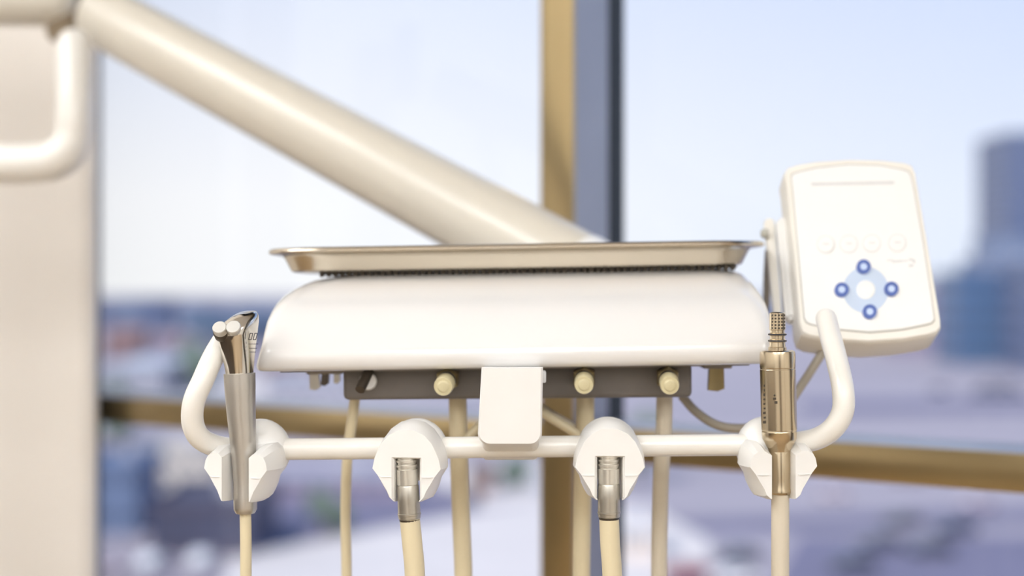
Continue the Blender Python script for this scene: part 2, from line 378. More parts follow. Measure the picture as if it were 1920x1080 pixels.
# bracket that carries the rail
def rr2(x0, x1, y0, y1, r, d, n=6):
    out = []
    for (cx, cy, a0) in ((x1-r, y0+r, -90), (x1-r, y1-r, 0), (x0+r, y1-r, 90), (x0+r, y0+r, 180)):
        for k in range(n+1):
            a = math.radians(a0 + 90*k/n); out.append(P(cx+r*math.cos(a), cy+r*math.sin(a), d))
    return out
def brk(ytop, ybot, x0t, x1t, x0b, x1b, r, d):
    out = [P(x0t, ytop, d), P(x1t, ytop, d)]
    for k in range(7):
        a = math.radians(90*k/6); out.append(P(x1b-r+r*math.cos(a), ybot-r+r*math.sin(a), d))
    for k in range(7):
        a = math.radians(90+90*k/6); out.append(P(x0b+r+r*math.cos(a), ybot-r+r*math.sin(a), d))
    return out
bb = loft([brk(690, 832, 906, 1014, 899, 1013, 20, 0.9655), brk(688, 834, 903, 1018, 896, 1016, 22, 0.967), brk(688, 835, 903, 1018, 896, 1016, 22, 0.9735),
           brk(688, 836, 906, 1014, 903, 1011, 16, 0.9745), brk(688, 862, 908, 1012, 905, 1009, 8, 1.000), brk(688, 856, 908, 1011, 905, 1008, 8, 1.004)])
obj('rail_bracket', bb, M['white'], head, smooth=35, label='white bracket plate with rounded lower corners')
obj('bracket_stem', box(S(915-960, 1.0), S(1005-960, 1.0), 1.0, 1.036, P(0, 730, 1.0).z, P(0, 690, 1.0).z, 0.002), M['white'], head)
obj('bracket_clip', box(S(1016-960, 0.985), S(1024-960, 0.985), 0.985, 0.996, P(0, 718, 0.985).z, P(0, 696, 0.985).z, 0.001), M['pgrey'], head)
# handle rail
rp = [P(446, 612, 1.0), P(424, 632, 0.988), P(401, 668, 0.977), P(381, 712, 0.969), P(364, 752, 0.966), P(361, 790, 0.968), P(372, 818, 0.972), P(398, 834, 0.98),
      P(440, 842, 0.988), P(560, 842, 0.992), P(780, 840, 0.992), P(960, 838, 0.992), P(1180, 836, 0.992), P(1380, 834, 0.990), P(1470, 832, 0.985),
      P(1530, 823, 0.976), P(1562, 803, 0.970), P(1580, 772, 0.968), P(1581, 735, 0.970), P(1570, 680, 0.985), P(1557, 630, 1.005), P(1549, 598, 1.02)]
rails = [S(20.3, 0.992)]*len(rp)
obj('handle_rail', tube(rp, rails, 26, 6, True), M['rail'], head, smooth=60, label='cream tubular rail with upturned handle ends')
# instrument holders
def holder(dcx, dcy, yaw, slot, opened):
    s = 0.957/F; ax = P(dcx, dcy, 0.992)
    back = [(0, 61), (21, 57), (41, 43), (54, 25), (62, 8), (67, -8), (69, -29), (57, -48), (53, -63), (47, -76), (41, -86), (slot+5, -92), (slot+0.5, -92)]
    front = [(0, 47), (15, 46), (34, 37), (48, 22), (56, 6), (62, -8), (66, -27), (55, -41), (46, -56), (38, -69), (33, -81), (slot+4.5, -88), (slot+1.5, -89)]
    cback = [(slot+0.5, 4), (36, 16), (52, 18), (62, 8), (67, -8), (69, -29), (57, -48), (53, -63), (47, -76), (41, -86), (slot+5, -92), (slot+0.5, -92)]
    cfront = [(slot+3, -5), (36, 2), (50, 2), (58, -3), (63, -12), (66, -27), (55, -41), (46, -56), (38, -69), (33, -81), (slot+4.5, -88), (slot+3, -88)]
    R_ = Matrix.Translation(ax) @ Matrix.Rotation(yaw, 4, 'Z')
    mix = lambda A, B, t: [(a[0]*(1-t)+b[0]*t, a[1]*(1-t)+b[1]*t) for a, b in zip(A, B)]
    v = lambda q, dep: [Vector((x*s, dep, y*s)) for x, y in q]
    shr = lambda q, k: [(x*k if abs(x) > slot+6 else x, 10+(y-10)*k) for x, y in q]
    L = ((0.004, 0, 0.80), (-0.006, 0, 0.96), (-0.014, 0, 1.0), (-0.024, 0.35, 1.0), (-0.0325, 0.9, 1.0), (-0.0345, 1.0, 0.985))
    bm = new()
    if not opened:
        full = lambda h, sl, top: h + [(sl, h[-1][1]+6), (sl, -40), (sl, top)] + [(-x, y) for x, y in ([(sl, h[-1][1]+6), (sl, -40), (sl, top)])[::-1]] + [(-x, y) for x, y in h[:0:-1]]
        rings = []
        for dep, t, k in L:
            h = shr(mix(back, front, t), k)
            rings.append(v(full(h, slot + (7 if dep < -0.034 else (3 if dep < -0.032 else 0)), -8 + (3 if dep < -0.034 else 0)), dep))
        loft(rings, bm)
    else:
        for sg in (-1, 1):
            rings = [v([(sg*x, y) for x, y in shr(mix(cback, cfront, t), k)], dep) for dep, t, k in L]
            loft(rings, bm)
    bm.transform(R_)
    h = obj('instrument_holder', bm, M['white'], head, smooth=24)
    dm = ellipsoid((0, 0.004, -2*s), 60*s, 0.0195 if opened else 0.0215, 61*s)
    dm.transform(R_); obj('pivot_dome', dm, M['white'], h)
    for sg in (-1, 1):
        rb = loft([[Vector((sg*(slot+6)*s, -0.030, -40*s)), Vector((sg*(slot+25)*s, -0.030, -40*s)), Vector((sg*57*s, -0.028, -38.5*s)), Vector((sg*57*s, -0.028, -42*s)), Vector((sg*(slot+25)*s, -0.030, -44*s)), Vector((sg*(slot+6)*s, -0.030, -44*s))],
                   [Vector((sg*(slot+8)*s, -0.0352, -41.5*s)), Vector((sg*(slot+25)*s, -0.0352, -41.5*s)), Vector((sg*54*s, -0.0344, -40*s)), Vector((sg*54*s, -0.0344, -41*s)), Vector((sg*(slot+25)*s, -0.0352, -42.5*s)), Vector((sg*(slot+8)*s, -0.0352, -42.5*s))]])
        rb.transform(R_); obj('cheek_ridge', rb, M['white'], h)
    return h
holder(484, 843, -0.28, 25, True)
holder(780, 842, -0.12, 21.5, False)
holder(1140, 839, -0.03, 21.5, False)
holder(1440, 838, 0.13, 20, True)
# supply tubes behind the bracket
def hose(pts, r, name, m, parent, seg=16, n=8, label=None): return obj(name, tube(pts, r, seg, n), m, parent, smooth=60, label=label)
hose([P(965, 745, 1.06), P(1000, 762, 1.055), P(1035, 785, 1.05), P(1075, 810, 1.045), P(1095, 830, 1.05), P(1100, 850, 1.06)], S(9, 1.05), 'supply_tube', M['hose'], head)
hose([P(985, 740, 1.08), P(1025, 770, 1.075), P(1060, 790, 1.07), P(1090, 812, 1.07), P(1105, 840, 1.075)], S(7, 1.07), 'supply_tube', M['hoseg'], head)
hose([P(960, 745, 1.07), P(925, 775, 1.065), P(890, 807, 1.06), P(868, 832, 1.06), P(862, 850, 1.07)], S(8, 1.06), 'supply_tube', M['hose'], head)

# ------------------------------------------------------------------ tray and mat
rub = new(); x0, x1 = S(600-960, 1.09), S(1388-960, 1.09)
zt = P(958, 511.5, 1.108).z + 0.0007
merge(rub, box(x0, x1, 1.100, 1.225, zt, zt+0.0022))
n = 62
for k in range(n):
    xa = x0 + (x1-x0)*k/n
    merge(rub, box(xa, xa+(x1-x0)/n*0.62, 1.0955, 1.101, zt-0.0018, zt+0.0022))
roll(rub, 0.0163)
mt = obj('tray_mat', rub, M['mat_'], smooth=0)
tag(mt, 'thin dark ribbed rubber mat under the steel tray', 'mat')
z0 = zt+0.0023
def tring(x0, x1, y0, y1, r, z): return rrect(x0, x1, y0, y1, r, z, 8)
TL, TR, TF, TB = -0.1895, 0.1995, 1.070, 1.236
def tr(i, z, rr): return tring(TL+i, TR-i, TF+i, TB-i, rr, z)
hgt = 0.0150
trays = loft([tr(0.020, z0, 0.030), tr(0.0175, z0+0.0012, 0.032), tr(0.0125, z0+hgt*0.72, 0.038), tr(0.0105, z0+hgt*0.88, 0.040), tr(0.0065, z0+hgt*0.96, 0.044), tr(0.0022, z0+hgt*0.95, 0.048), tr(0.0006, z0+hgt*0.98, 0.0495), tr(0.0, z0+hgt+0.0010, 0.050),
              tr(0.0004, z0+hgt+0.0022, 0.050), tr(0.0016, z0+hgt+0.0032, 0.049), tr(0.0034, z0+hgt+0.0036, 0.047), tr(0.0065, z0+hgt+0.0026, 0.044), tr(0.0115, z0+hgt*0.9, 0.039), tr(0.0185, z0+0.0022, 0.031), tr(0.022, z0+0.0012, 0.029)])
roll(trays, 0.0167)
tray = obj('instrument_tray', trays, M['tray'], smooth=35)
tag(tray, 'shallow steel instrument tray with flared rim on the delivery head', 'tray')

# ------------------------------------------------------------------ instruments
LOOPZ = ZC-0.50
def looped(front, back, r, m, parent):
    """hose from the instrument down, round and up to the block"""
    f, b = front[-1], back[-1]
    mid = (f+b)/2
    g = abs(b.y-f.y)/2
    pts = front + [Vector((f.x, f.y, LOOPZ+0.07)), Vector((f.x*0.8+b.x*0.2, f.y+(b.y-f.y)*0.15, LOOPZ+0.02)), Vector((mid.x, mid.y, LOOPZ)), Vector((f.x*0.2+b.x*0.8, f.y+(b.y-f.y)*0.85, LOOPZ+0.02)), Vector((b.x, b.y, LOOPZ+0.07))] + back[::-1]
    return hose(pts, r, 'hose', m, parent, 18, 8)
# three-way syringe
syr = empty('air_water_syringe', P(460, 960, 0.972), 'satin steel three way syringe with two round buttons in the end holder', 'syringe')
d = 0.972
hp = [(449, 700, 29.5), (450, 725, 29), (452, 770, 27), (455, 815, 25), (457, 860, 22.5), (459, 905, 21), (460, 940, 22), (460, 955, 21.5), (460, 962, 18)]
obj('handle', tube([P(x, y, d) for x, y, r in hp], [S(r, d) for x, y, r in hp], 32, 3), M['steel'], syr, smooth=50, label='satin grooved grip sleeve')
def sring(cx, cy, hw, hd, tilt, rot=-0.55, e=3.2, n=36, fx=0.0):
    out = []
    for k in range(n):
        a = 2*math.pi*k/n; ca, sa = math.cos(a), math.sin(a)
        x = math.copysign(abs(ca)**(2/e), ca)*hw; y = math.copysign(abs(sa)**(2/e), sa)*hd
        xr = x*math.cos(rot)-y*math.sin(rot); yr = x*math.sin(rot)+y*math.cos(rot)
        out.append(P(cx, cy, d) + Vector((S(xr, d), S(yr, d), S(tilt, d)*(yr/40.0) + S(fx, d)*(xr/40.0))))
    return out
hd_ = loft([sring(449, 703, 25, 25, 0, e=2.2), sring(448.5, 690, 25.5, 26, 0, e=2.3), sring(447.5, 670, 27, 28, 0, e=2.6), sring(446, 650, 29, 30, 1, e=3.0), sring(445, 634, 31.5, 32, 4, e=3.3),
            sring(444.5, 622, 33, 34, 8, e=3.4, fx=3), sring(446, 611, 33.5, 34, 12, e=3.4, fx=7), sring(448.5, 602, 31, 32, 14, e=3.2, fx=9), sring(451.5, 595, 26, 27, 15, e=2.9, fx=10), sring(454, 590.5, 17, 18, 12, e=2.5, fx=8), sring(455, 588.5, 6, 7, 5, e=2.2, fx=4)])
sh = obj('head', hd_, M['chrome'], syr, smooth=60, label='polished steel head leaning back')
for (bx, by, r) in ((411, 613, 14.5), (437, 612, 15)):
    A = P(bx+6, by+14, d-S(18, d)); B = P(bx, by, d-S(40, d))
    b = obj('button', lathe(A, B, [(0, S(r*0.9, d)), (0.93, S(r*0.92, d)), (1, S(r*0.84, d))], 32), M['button'], syr, smooth=18, label='round polished push button')
    obj('button_collar', lathe(A-(B-A)*0.1, A+(B-A)*0.45, [(0, S(r*1.05, d)), (0.9, S(r*1.05, d)), (1, S(r*0.98, d))], 28), M['dkmetal'], b)
# printed mark on the side of the head: two small slanted boxes over fine lines
mk = new()
dm = d-S(27, d)
for cx in (469, 477.5):
    for (ax, ay, bx, by) in ((-3, 6, 0, -6), (0, -6, 5, -6), (5, -6, 2, 6), (2, 6, -3, 6)):
        tube([P(cx+ax, 631+ay, dm), P(cx+bx, 631+by, dm)], S(0.75, d), 6, 2, bm=mk)
for yy, xa, xb in ((645, 466, 484), (653, 467, 482), (660, 468, 480)):
    tube([P(xa, yy, dm+S(4, d)), P(xb, yy, dm+S(6, d))], S(0.5, d), 6, 2, bm=mk)
obj('printed_mark', mk, M['ink'], sh, label='small dark printed symbol')
looped([P(460, 958, d), P(461, 1010, d), P(461, 1080, d)], [P(666, 742, 1.065), P(662, 775, 1.066), P(652, 850, 1.068), P(648, 960, 1.07), P(650, 1080, 1.07)], S(10.5, 1.0), M['hose'], syr)
# empty handpiece couplers
def coupler(xt, xb, yt, yb, backx, lab):
    d = 0.965
    t = empty('handpiece_hose', P(xb, yb, d), lab, 'hose', 'bare handpiece hoses in the two middle holders')
    A, B = P(xt, yt, d), P(xb, yb, d); L = yb-yt
    prof = []
    R = S(20, d)
    body = [(0.0, R*0.80), (0.02, R*0.95), (0.07, R*0.95), (0.075, R*0.86), (0.10, R*0.86), (0.105, R*0.97), (0.135, R*0.97), (0.14, R*0.87), (0.17, R*0.87), (0.175, R*0.98), (0.205, R*0.98), (0.21, R*0.89), (0.24, R*0.89), (0.245, R), (0.47, R), (0.475, R*0.95), (0.485, R*0.95)]
    obj('coupler_collar', lathe(A, B, body, 32), M['collar'], t, smooth=30, label='ribbed steel coupler collar')
    obj('coupler_body', lathe(A, B, [(0.482, R*0.98), (0.50, R*1.03), (0.70, R*1.04), (0.90, R*1.06), (0.905, R*1.10), (0.93, R*1.10), (0.935, R*1.05), (0.98, R*1.04), (1.0, R*0.9)], 32), M['titan'], t, smooth=30)
    obj('end_ring', lathe(A, B, [(0.995, R*0.94), (1.0, R*0.98), (1.02, R*0.95), (1.03, R*0.85)], 28), M['dkmetal'], t, smooth=30)
    return t
d = 0.965
t2 = coupler(761.5, 768, 849, 974, 860, 'cream hose with bare grey coupler, in the holder between bracket and syringe')
looped([P(768, 970, d), P(773, 1020, d), P(778, 1080, d)], [P(858, 740, 1.065), P(860, 820, 1.066), P(862, 900, 1.068), P(866, 1000, 1.07), P(869, 1080, 1.07)], S(19, 0.97), M['hose'], t2)
t3 = coupler(1141, 1142, 848, 971, 1095, 'cream hose with bare grey coupler, in the holder between bracket and motor')
looped([P(1142, 968, d), P(1144, 1020, d), P(1148, 1080, d)], [P(1098, 740, 1.065), P(1097, 820, 1.066), P(1093, 900, 1.068), P(1091, 1000, 1.07), P(1090, 1080, 1.07)], S(18.5, 0.97), M['hose'], t3)
# electric motor
d = 0.972
mo = empty('electric_motor', P(1463, 922, d), 'brushed nickel dental micromotor with ringed nose standing in the end holder', 'dental motor')
u = lambda r: S(r, d)
def lz(cx0, cy0, cx1, cy1, prof): return lathe(P(cx0, cy0, d), P(cx1, cy1, d), prof, 36)
body = [(657, 28), (659, 32), (664, 33.2), (689, 33.2), (690, 32.7), (691.5, 32.7), (692.5, 33.3), (805, 33.3), (806, 32.6), (808, 32.6), (809, 33), (822, 32), (832, 27), (842, 21.5), (846, 20.5)]
obj('motor_body', lz(1457.5, 657, 1462, 846, [((y-657)/189, u(r)) for y, r in body]), M['motor'], mo, smooth=25)
slv = [(842, 19.5), (846, 20.6), (900, 19.6), (914, 20), (919, 21.5), (922, 21.5), (926, 19)]
obj('motor_sleeve', lz(1462, 842, 1463, 926, [((y-842)/84, u(r)) for y, r in slv]), M['motor'], mo, smooth=30)
ns = [(585, 11), (587, 14.5), (618, 15.2), (619, 13.5), (624, 13.5), (625, 16.5), (629, 16.5), (630, 14), (636, 14), (637, 16.8), (641, 16.8), (642, 14.5), (650, 15), (651, 17), (658, 17)]
no = obj('nose', lz(1457.5, 585, 1457.5, 658, [((y-585)/73, u(r)) for y, r in ns]), M['motor'], mo, smooth=25, label='narrow ringed drive nose')
sp = new()
for row in range(5):
    for col in range(-2, 3):
        a = col*0.42
        c = P(1457.5, 591+row*6, d) + Vector((u(14.9)*math.sin(a), -u(14.9)*math.cos(a), 0))
        merge(sp, box(c.x-u(1.6), c.x+u(1.6), c.y-u(1.0), c.y+u(1.2), c.z-u(1.7), c.z+u(1.7)))
obj('grip_studs', sp, M['dkmetal'], no, kind='stuff')
for yy in (627, 639):
    obj('seal_ring', lz(1457.5, yy-2, 1457.5, yy+2, [(0, u(16)), (0.3, u(17.4)), (0.7, u(17.4)), (1, u(16))]), M['ink'], no)
mk = new()
for k in range(9):
    a = -1.05; yy = 722+k*8.5
    c = P(1459, yy, d) + Vector((u(33.2)*math.sin(a), -u(33.2)*math.cos(a), 0)); hh = u(random.uniform(1.5, 3.0)); ww = u(random.uniform(1.2, 2.6))
    merge(mk, box(c.x-ww, c.x+ww, c.y-u(0.8), c.y+u(1.5), c.z-hh, c.z+hh))
for (dx, yy, ww_, hh_) in ((-0.36, 745, 3.5, 2.0), (-0.30, 752, 2.5, 2.4), (-0.38, 739, 1.8, 1.6)):
    c = P(1459, yy, d) + Vector((u(33.2)*math.sin(dx), -u(33.2)*math.cos(dx), 0))
    merge(mk, box(c.x-u(ww_), c.x+u(ww_), c.y-u(0.5), c.y+u(2), c.z-u(hh_), c.z+u(hh_)))
obj('engraved_marks', mk, M['dkmetal'], mo, label='faint worn engraved marks')
looped([P(1463, 922, d), P(1463, 1000, d), P(1463, 1080, d)], [P(1246, 738, 1.065), P(1245, 800, 1.066), P(1240, 880, 1.068), P(1237, 980, 1.07), P(1236, 1080, 1.07)], S(17, 0.97), M['hoseg'], mo)

# ------------------------------------------------------------------ touch panel on its bracket
TH = math.radians(28)
pn = Vector((0, -math.cos(TH), math.sin(TH)))            # out of the face
po_ = P(1618, 470, 1.10)
def onp(px, py, lift=0.0):
    dr = Vector(((px-960)/F, 1, (540-py)/F)); c0 = Vector((0, 0, ZC))
    t = (po_ - c0).dot(pn)/dr.dot(pn)
    return c0 + dr*t + pn*lift
pan = empty('control_panel', onp(1630, 660, -0.02), 'tilted ivory touch panel with blue arrow keys beside the delivery head', 'control panel')
outer = [(1474, 340), (1471, 322), (1477, 313), (1495, 307), (1530, 301), (1590, 297), (1650, 298), (1696, 303), (1710, 308), (1717, 322), (1720, 340), (1741, 460), (1764, 598), (1765, 614), (1758, 623), (1740, 629), (1690, 637), (1630, 641), (1560, 637), (1518, 630), (1504, 623), (1499, 608), (1487, 470)]
cxp, cyp = 1618, 470
def ring_p(pts, k, lift): return [onp(cxp+(x-cxp)*k, cyp+(y-cyp)*k, lift) for x, y in pts]
obj('housing', loft([ring_p(outer, 0.93, -0.034), ring_p(outer, 0.97, -0.0325), ring_p(outer, 1.0, -0.027), ring_p(outer, 1.003, -0.006), ring_p(outer, 0.997, -0.0015), ring_p(outer, 0.982, 0.0)]), M['pbody'], pan, smooth=40, label='ivory plastic housing')
inner = [(1492, 350), (1484, 332), (1487, 327), (1500, 323), (1530, 316), (1590, 309.5), (1650, 311.5), (1692, 319), (1703, 323), (1708, 332), (1712, 350), (1731, 460), (1750, 590), (1751, 600), (1746, 606), (1736, 609), (1690, 618), (1630, 623), (1560, 617), (1520, 608), (1512, 604), (1508, 596), (1497, 470)]
inner[0] = (1486, 350)
fcp = obj('face_plate', loft([ring_p(inner, 1.0, -0.001), ring_p(inner, 1.0, 0.0006), ring_p(inner, 0.994, 0.0011)]), M['pface'], pan, smooth=40, label='glossy white face plate')
obj('groove', loft([ring_p(inner, 1.012, -0.0006), ring_p(inner, 1.012, 0.0003), ring_p(inner, 1.0, 0.0003), ring_p(inner, 1.0, -0.0006)], capa=False, capb=False), M['groove'], pan, label='grey outline groove')
def disc(px, py, r, l0, l1, m, name, parent, label=None, hole=0.0, n=28):
    k = lambda rr, l: [onp(px+rr*math.cos(2*math.pi*j/n), py+rr*math.sin(2*math.pi*j/n), l) for j in range(n)]
    if hole > 0: bm = loft([k(r, l0), k(r, l1), k(hole, l1), k(hole, l0)], capa=False, capb=False)
    else: bm = loft([k(r, l0), k(r, l1*0.7+l0*0.3), k(r*0.92, l1)])
    return obj(name, bm, m, parent, smooth=30, label=label)
slot = [(1520, 344.5), (1675, 341.5), (1676, 346.5), (1521, 349.5)]
obj('slot_line', loft([[onp(x, y, 0.0008) for x, y in slot], [onp(x, y, 0.0014) for x, y in slot]]), M['pgrey'], fcp, smooth=0, label='thin grey line across the top')
for (x, y) in ((1548, 460), (1591, 459), (1634, 458), (1682, 457)):
    k = disc(x, y, 15.5, 0.0008, 0.0020, M['pkey'], 'white_key', pan, 'faint white round key')
    disc(x, y, 17, 0.0008, 0.0013, M['pgrey'], 'key_outline', k, None, 15.4)
    g = [(x-6, y-1), (x+6, y-1), (x+6, y+1), (x-6, y+1)]
    obj('key_print', loft([[onp(a, b, 0.0018) for a, b in g], [onp(a, b, 0.0022) for a, b in g]]), M['pgrey'], k, smooth=0)
pr_ = new()
for g in ([(1662, 489), (1674, 488), (1674, 490), (1662, 491)], [(1672, 490.5), (1690, 489), (1690, 492.5), (1672, 494)], [(1690, 490), (1702, 489), (1702, 491), (1690, 492)], [(1704, 486), (1714, 488), (1716, 494), (1712, 495), (1711, 491), (1703, 489)], [(1703, 498), (1712, 497), (1712, 501), (1703, 502)]):
    merge(pr_, loft([[onp(a, b, 0.0010) for a, b in g], [onp(a, b, 0.0014) for a, b in g]]))
obj('small_print', pr_, M['pgrey'], fcp, smooth=0, label='small grey illegible print')
disc(1622.5, 545, 43, 0.0008, 0.0014, M['pblue'], 'arrow_ring', pan, 'pale blue printed ring', 17.5, 40)
disc(1622.5, 545, 17.5, 0.0008, 0.0020, M['pkey'], 'centre_key', pan, 'white round key in the ring')
for (x, y) in ((1618, 503), (1577, 546), (1670, 544.5), (1629.5, 587)):
    k = disc(x, y, 13.2, 0.0008, 0.0030, M['dblue'], 'arrow_key', pan, 'blue ringed round key', 6.5)
    disc(x, y, 7, 0.0008, 0.0026, M['lblue'], 'key_centre', k, 'light blue key centre')
# back box and mounting plates beside the panel
def slant(x0t, x1t, yt, x0b, x1b, yb, dep0, dep1):
    """plate parallel to the panel, behind it: px corners read on the panel plane shifted back"""
    a = [(x0t, yt), (x1t, yt), (x1b, yb), (x0b, yb)]
    return loft([[onp(x, y, -dep0) for x, y in a], [onp(x, y, -dep1) for x, y in a]])
bx_ = slant(1500, 1570, 404, 1514, 1590, 590, 0.033, 0.048); bmesh.ops.bevel(bx_, geom=bx_.edges[:], offset=0.002, segments=2, affect='EDGES')
obj('back_box', bx_, M['pbody'], pan, smooth=40)
b2 = slant(1464, 1486, 384, 1482, 1504, 576, 0.018, 0.032); bmesh.ops.bevel(b2, geom=b2.edges[:], offset=0.0025, segments=2, affect='EDGES')
obj('side_cover', b2, M['white'], pan, smooth=40)
b3 = slant(1444, 1462, 376, 1464, 1478, 566, 0.026, 0.036); bmesh.ops.bevel(b3, geom=b3.edges[:], offset=0.0015, segments=2, affect='EDGES')
mp_ = obj('mounting_plate', b3, M['pbody'], pan, smooth=40)
obj('pivot_screw', lathe(P(1440, 438, 1.135), P(1427, 438, 1.135), [(0, S(9, 1.15)), (0.7, S(9, 1.15)), (1, S(6, 1.15))], 18), M['groove'], mp_)
obj('support_arm', tube([P(1441, 470, 1.15), P(1438, 520, 1.16), P(1436, 575, 1.17), P(1425, 625, 1.19)], 0.003, 16, 6), M['cable'], pan, label='grey support arm behind the panel')
hose([P(1555, 640, 1.085), P(1535, 672, 1.085), P(1503, 722, 1.08), P(1468, 770, 1.075), P(1430, 795, 1.075), P(1390, 803, 1.075), P(1345, 797, 1.075), P(1305, 772, 1.08), P(1278, 742, 1.085)], S(8.5, 1.08), 'cable', M['cable'], pan, label='grey cable sagging to the control block')

# ------------------------------------------------------------------ swing arm and bent tube
A1, A2 = P(268, 71, 1.62), P(800, 360, 1.38)
ad = (A2-A1).normalized()
tL = (A2-A1).length
Aleft = A1 - ad*0.078; Aright = A1 + ad*(tL*1.425)
arm = empty('swing_arm', P(-230, 540, 1.69)*1.0, 'thick ivory tubular swing arm slanting down to the delivery head', 'swing arm')
arm.location.z = 0.0
obj('arm_tube', tube([Aleft, A1, A2, Aright], [0.0368, 0.037, 0.0382, 0.0384], 40, 6), M['arm'], arm, smooth=50)
ec = tube([Aright+ad*0.001, Aright+ad*0.012], [0.0388, 0.0385], 40, 1, True)
obj('end_cap', ec, M['white'], arm, smooth=50, label='white rounded end cap')
obj('arm_collar', tube([Aright-ad*0.004, Aright+ad*0.001], [0.0386, 0.0386], 40, 1), M['arm'], arm)
ae = Aright + ad*0.012
obj('head_pivot', lathe(Vector((ae.x, ae.y, ae.z-0.065)), Vector((ae.x, ae.y, ae.z-0.005)), [(0, 0.024), (0.1, 0.026), (1, 0.026)], 28), M['arm'], arm)
# elbow and horizontal link at the top, post out of frame
el = P(124, 5, 1.70)
obj('elbow_pivot', lathe(Vector((el.x-0.004, el.y+0.005, el.z-0.045)), Vector((el.x-0.004, el.y+0.005, el.z+0.075)), [(0, 0.016), (0.06, 0.021), (0.94, 0.021), (1, 0.016)], 28), M['elbow'], arm, label='dark brown elbow pivot')
lk0, lk1 = P(104, 6, 1.70), P(-230, 6, 1.69)
obj('link_tube', tube([lk0, lk1], 0.0275, 32, 1, True), M['arm'], arm, smooth=50)
px_, py_ = lk1.x, lk1.y
obj('post', lathe((px_, py_, 0.0), (px_, py_, lk1.z+0.08), [(0, 0.11), (0.012, 0.11), (0.02, 0.042), (0.99, 0.042), (1.0, 0.036)], 32), M['arm'], arm, label='ivory floor post')
bt = [P(138, 84, 1.60), P(138, 130, 1.59), P(138, 215, 1.575), P(136, 252, 1.575), P(124, 284, 1.575), P(98, 301, 1.575), P(62, 306, 1.575), P(-20, 307, 1.58), P(-140, 307, 1.60), P(-228, 307, 1.66)]
bo = obj('bent_tube', tube(bt, [S(31, 1.58)]+[S(33, 1.58)]*3+[S(37, 1.58)]*6, 32, 6, True), M['rail'], smooth=60)
tag(bo, 'white bent tube handle hanging under the swing arm elbow against the wall', 'handle')

# ------------------------------------------------------------------ the city seen through the window
GZ = ZC-26.0
def gp(px, py, up=0.0):
    t = (26.0-up)*F/(py-540); return Vector(((px-960)/F*t, t, GZ+up))
def dist(py): return 26.0*F/(py-540)
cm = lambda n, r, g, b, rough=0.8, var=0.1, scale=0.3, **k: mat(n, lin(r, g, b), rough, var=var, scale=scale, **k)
G = dict(
    ground=cm('lilac_asphalt', 168, 157, 162, var=0.13, scale=0.035, stretch=(0.35, 1.6, 1)),
    pave=cm('pale_pavement', 224, 212, 203, var=0.06, scale=0.1),
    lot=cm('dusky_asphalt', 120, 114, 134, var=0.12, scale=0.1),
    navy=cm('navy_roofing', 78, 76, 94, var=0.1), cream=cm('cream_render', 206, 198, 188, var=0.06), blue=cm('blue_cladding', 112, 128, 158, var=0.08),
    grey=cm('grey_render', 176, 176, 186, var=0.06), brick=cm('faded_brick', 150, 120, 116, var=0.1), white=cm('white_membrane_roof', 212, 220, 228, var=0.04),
    teal=cm('teal_glass_cladding', 86, 112, 146, 0.4, var=0.1), slate=cm('slate_blue_cladding', 98, 110, 140, 0.5, var=0.08), haze=cm('haze_tinted_render', 124, 137, 162, var=0.06), mauve=cm('mauve_roofing', 150, 138, 158, var=0.1),  # blue-greys of the far blocks carry distance haze in their colour
    win=cm('dark_window', 70, 80, 104, 0.2, var=0.1), tree=cm('dull_green_leaves', 104, 118, 104, var=0.25, scale=0.8), treeb=cm('haze_tinted_leaves', 92, 110, 132, var=0.15, scale=0.5), trunk=cm('bark', 80, 68, 60),  # treeb: far leaves with distance haze tinted into the colour
    carw=mat('white_car_paint', (0.86, 0.84, 0.83), 0.2, coat=0.8, var=0.02, scale=1), card=mat('dark_car_paint', (0.05, 0.06, 0.09), 0.2, coat=0.8, var=0.1, scale=1), carr=mat('red_car_paint', (0.33, 0.06, 0.07), 0.2, coat=0.8, var=0.1, scale=1),
    carp=mat('silver_pink_car_paint', (0.62, 0.52, 0.56), 0.25, coat=0.6, var=0.03, scale=1), tyre=mat('tyre_rubber', (0.02, 0.02, 0.02), 0.8, var=0.2, scale=3), hill=cm('distant_hill', 128, 144, 176, var=0.06, scale=0.01),
)
gr = new()
vs = [gr.verts.new(p) for p in ((-1500, 30, GZ), (1500, 30, GZ), (3500, 5200, GZ), (-3500, 5200, GZ))]; gr.faces.new(vs)
obj('ground', gr, G['ground'], kind='structure', smooth=0)
def patch(name, pts, m, h=0.06):
    a = [gp(x, y) for x, y in pts]
    o = obj(name, loft([a, [p+Vector((0, 0, h)) for p in a]]), m, kind='structure', smooth=0); return o
patch('pavement', [(430, 1046), (760, 986), (1010, 940), (1240, 950), (1240, 1200), (380, 1200)], G['pave'])
patch('road', [(460, 925), (900, 925), (900, 952), (740, 984), (430, 1040)], G['lot'])
patch('pavement.001', [(780, 880), (1020, 862), (1020, 938), (900, 950)], G['pave'])
patch('road.001', [(1500, 1005), (2200, 1005), (2250, 1120), (1440, 1120)], G['lot'])
patch('road.002', [(1250, 980), (1800, 955), (2200, 950), (2200, 972), (1250, 1003)], G['lot'])
patch('pavement.002', [(1760, 636), (2300, 636), (2300, 662), (1700, 662)], G['pave'])
patch('pavement.003', [(1180, 975), (1240, 970), (1330, 1012), (1330, 1056), (1180, 1060)], G['pave'], 0.12)
patch('road.003', [(1500, 752), (2300, 748), (2300, 768), (1500, 775)], G['lot'])
patch('pavement.004', [(180, 700), (900, 715), (900, 745), (180, 745)], G['pave'])

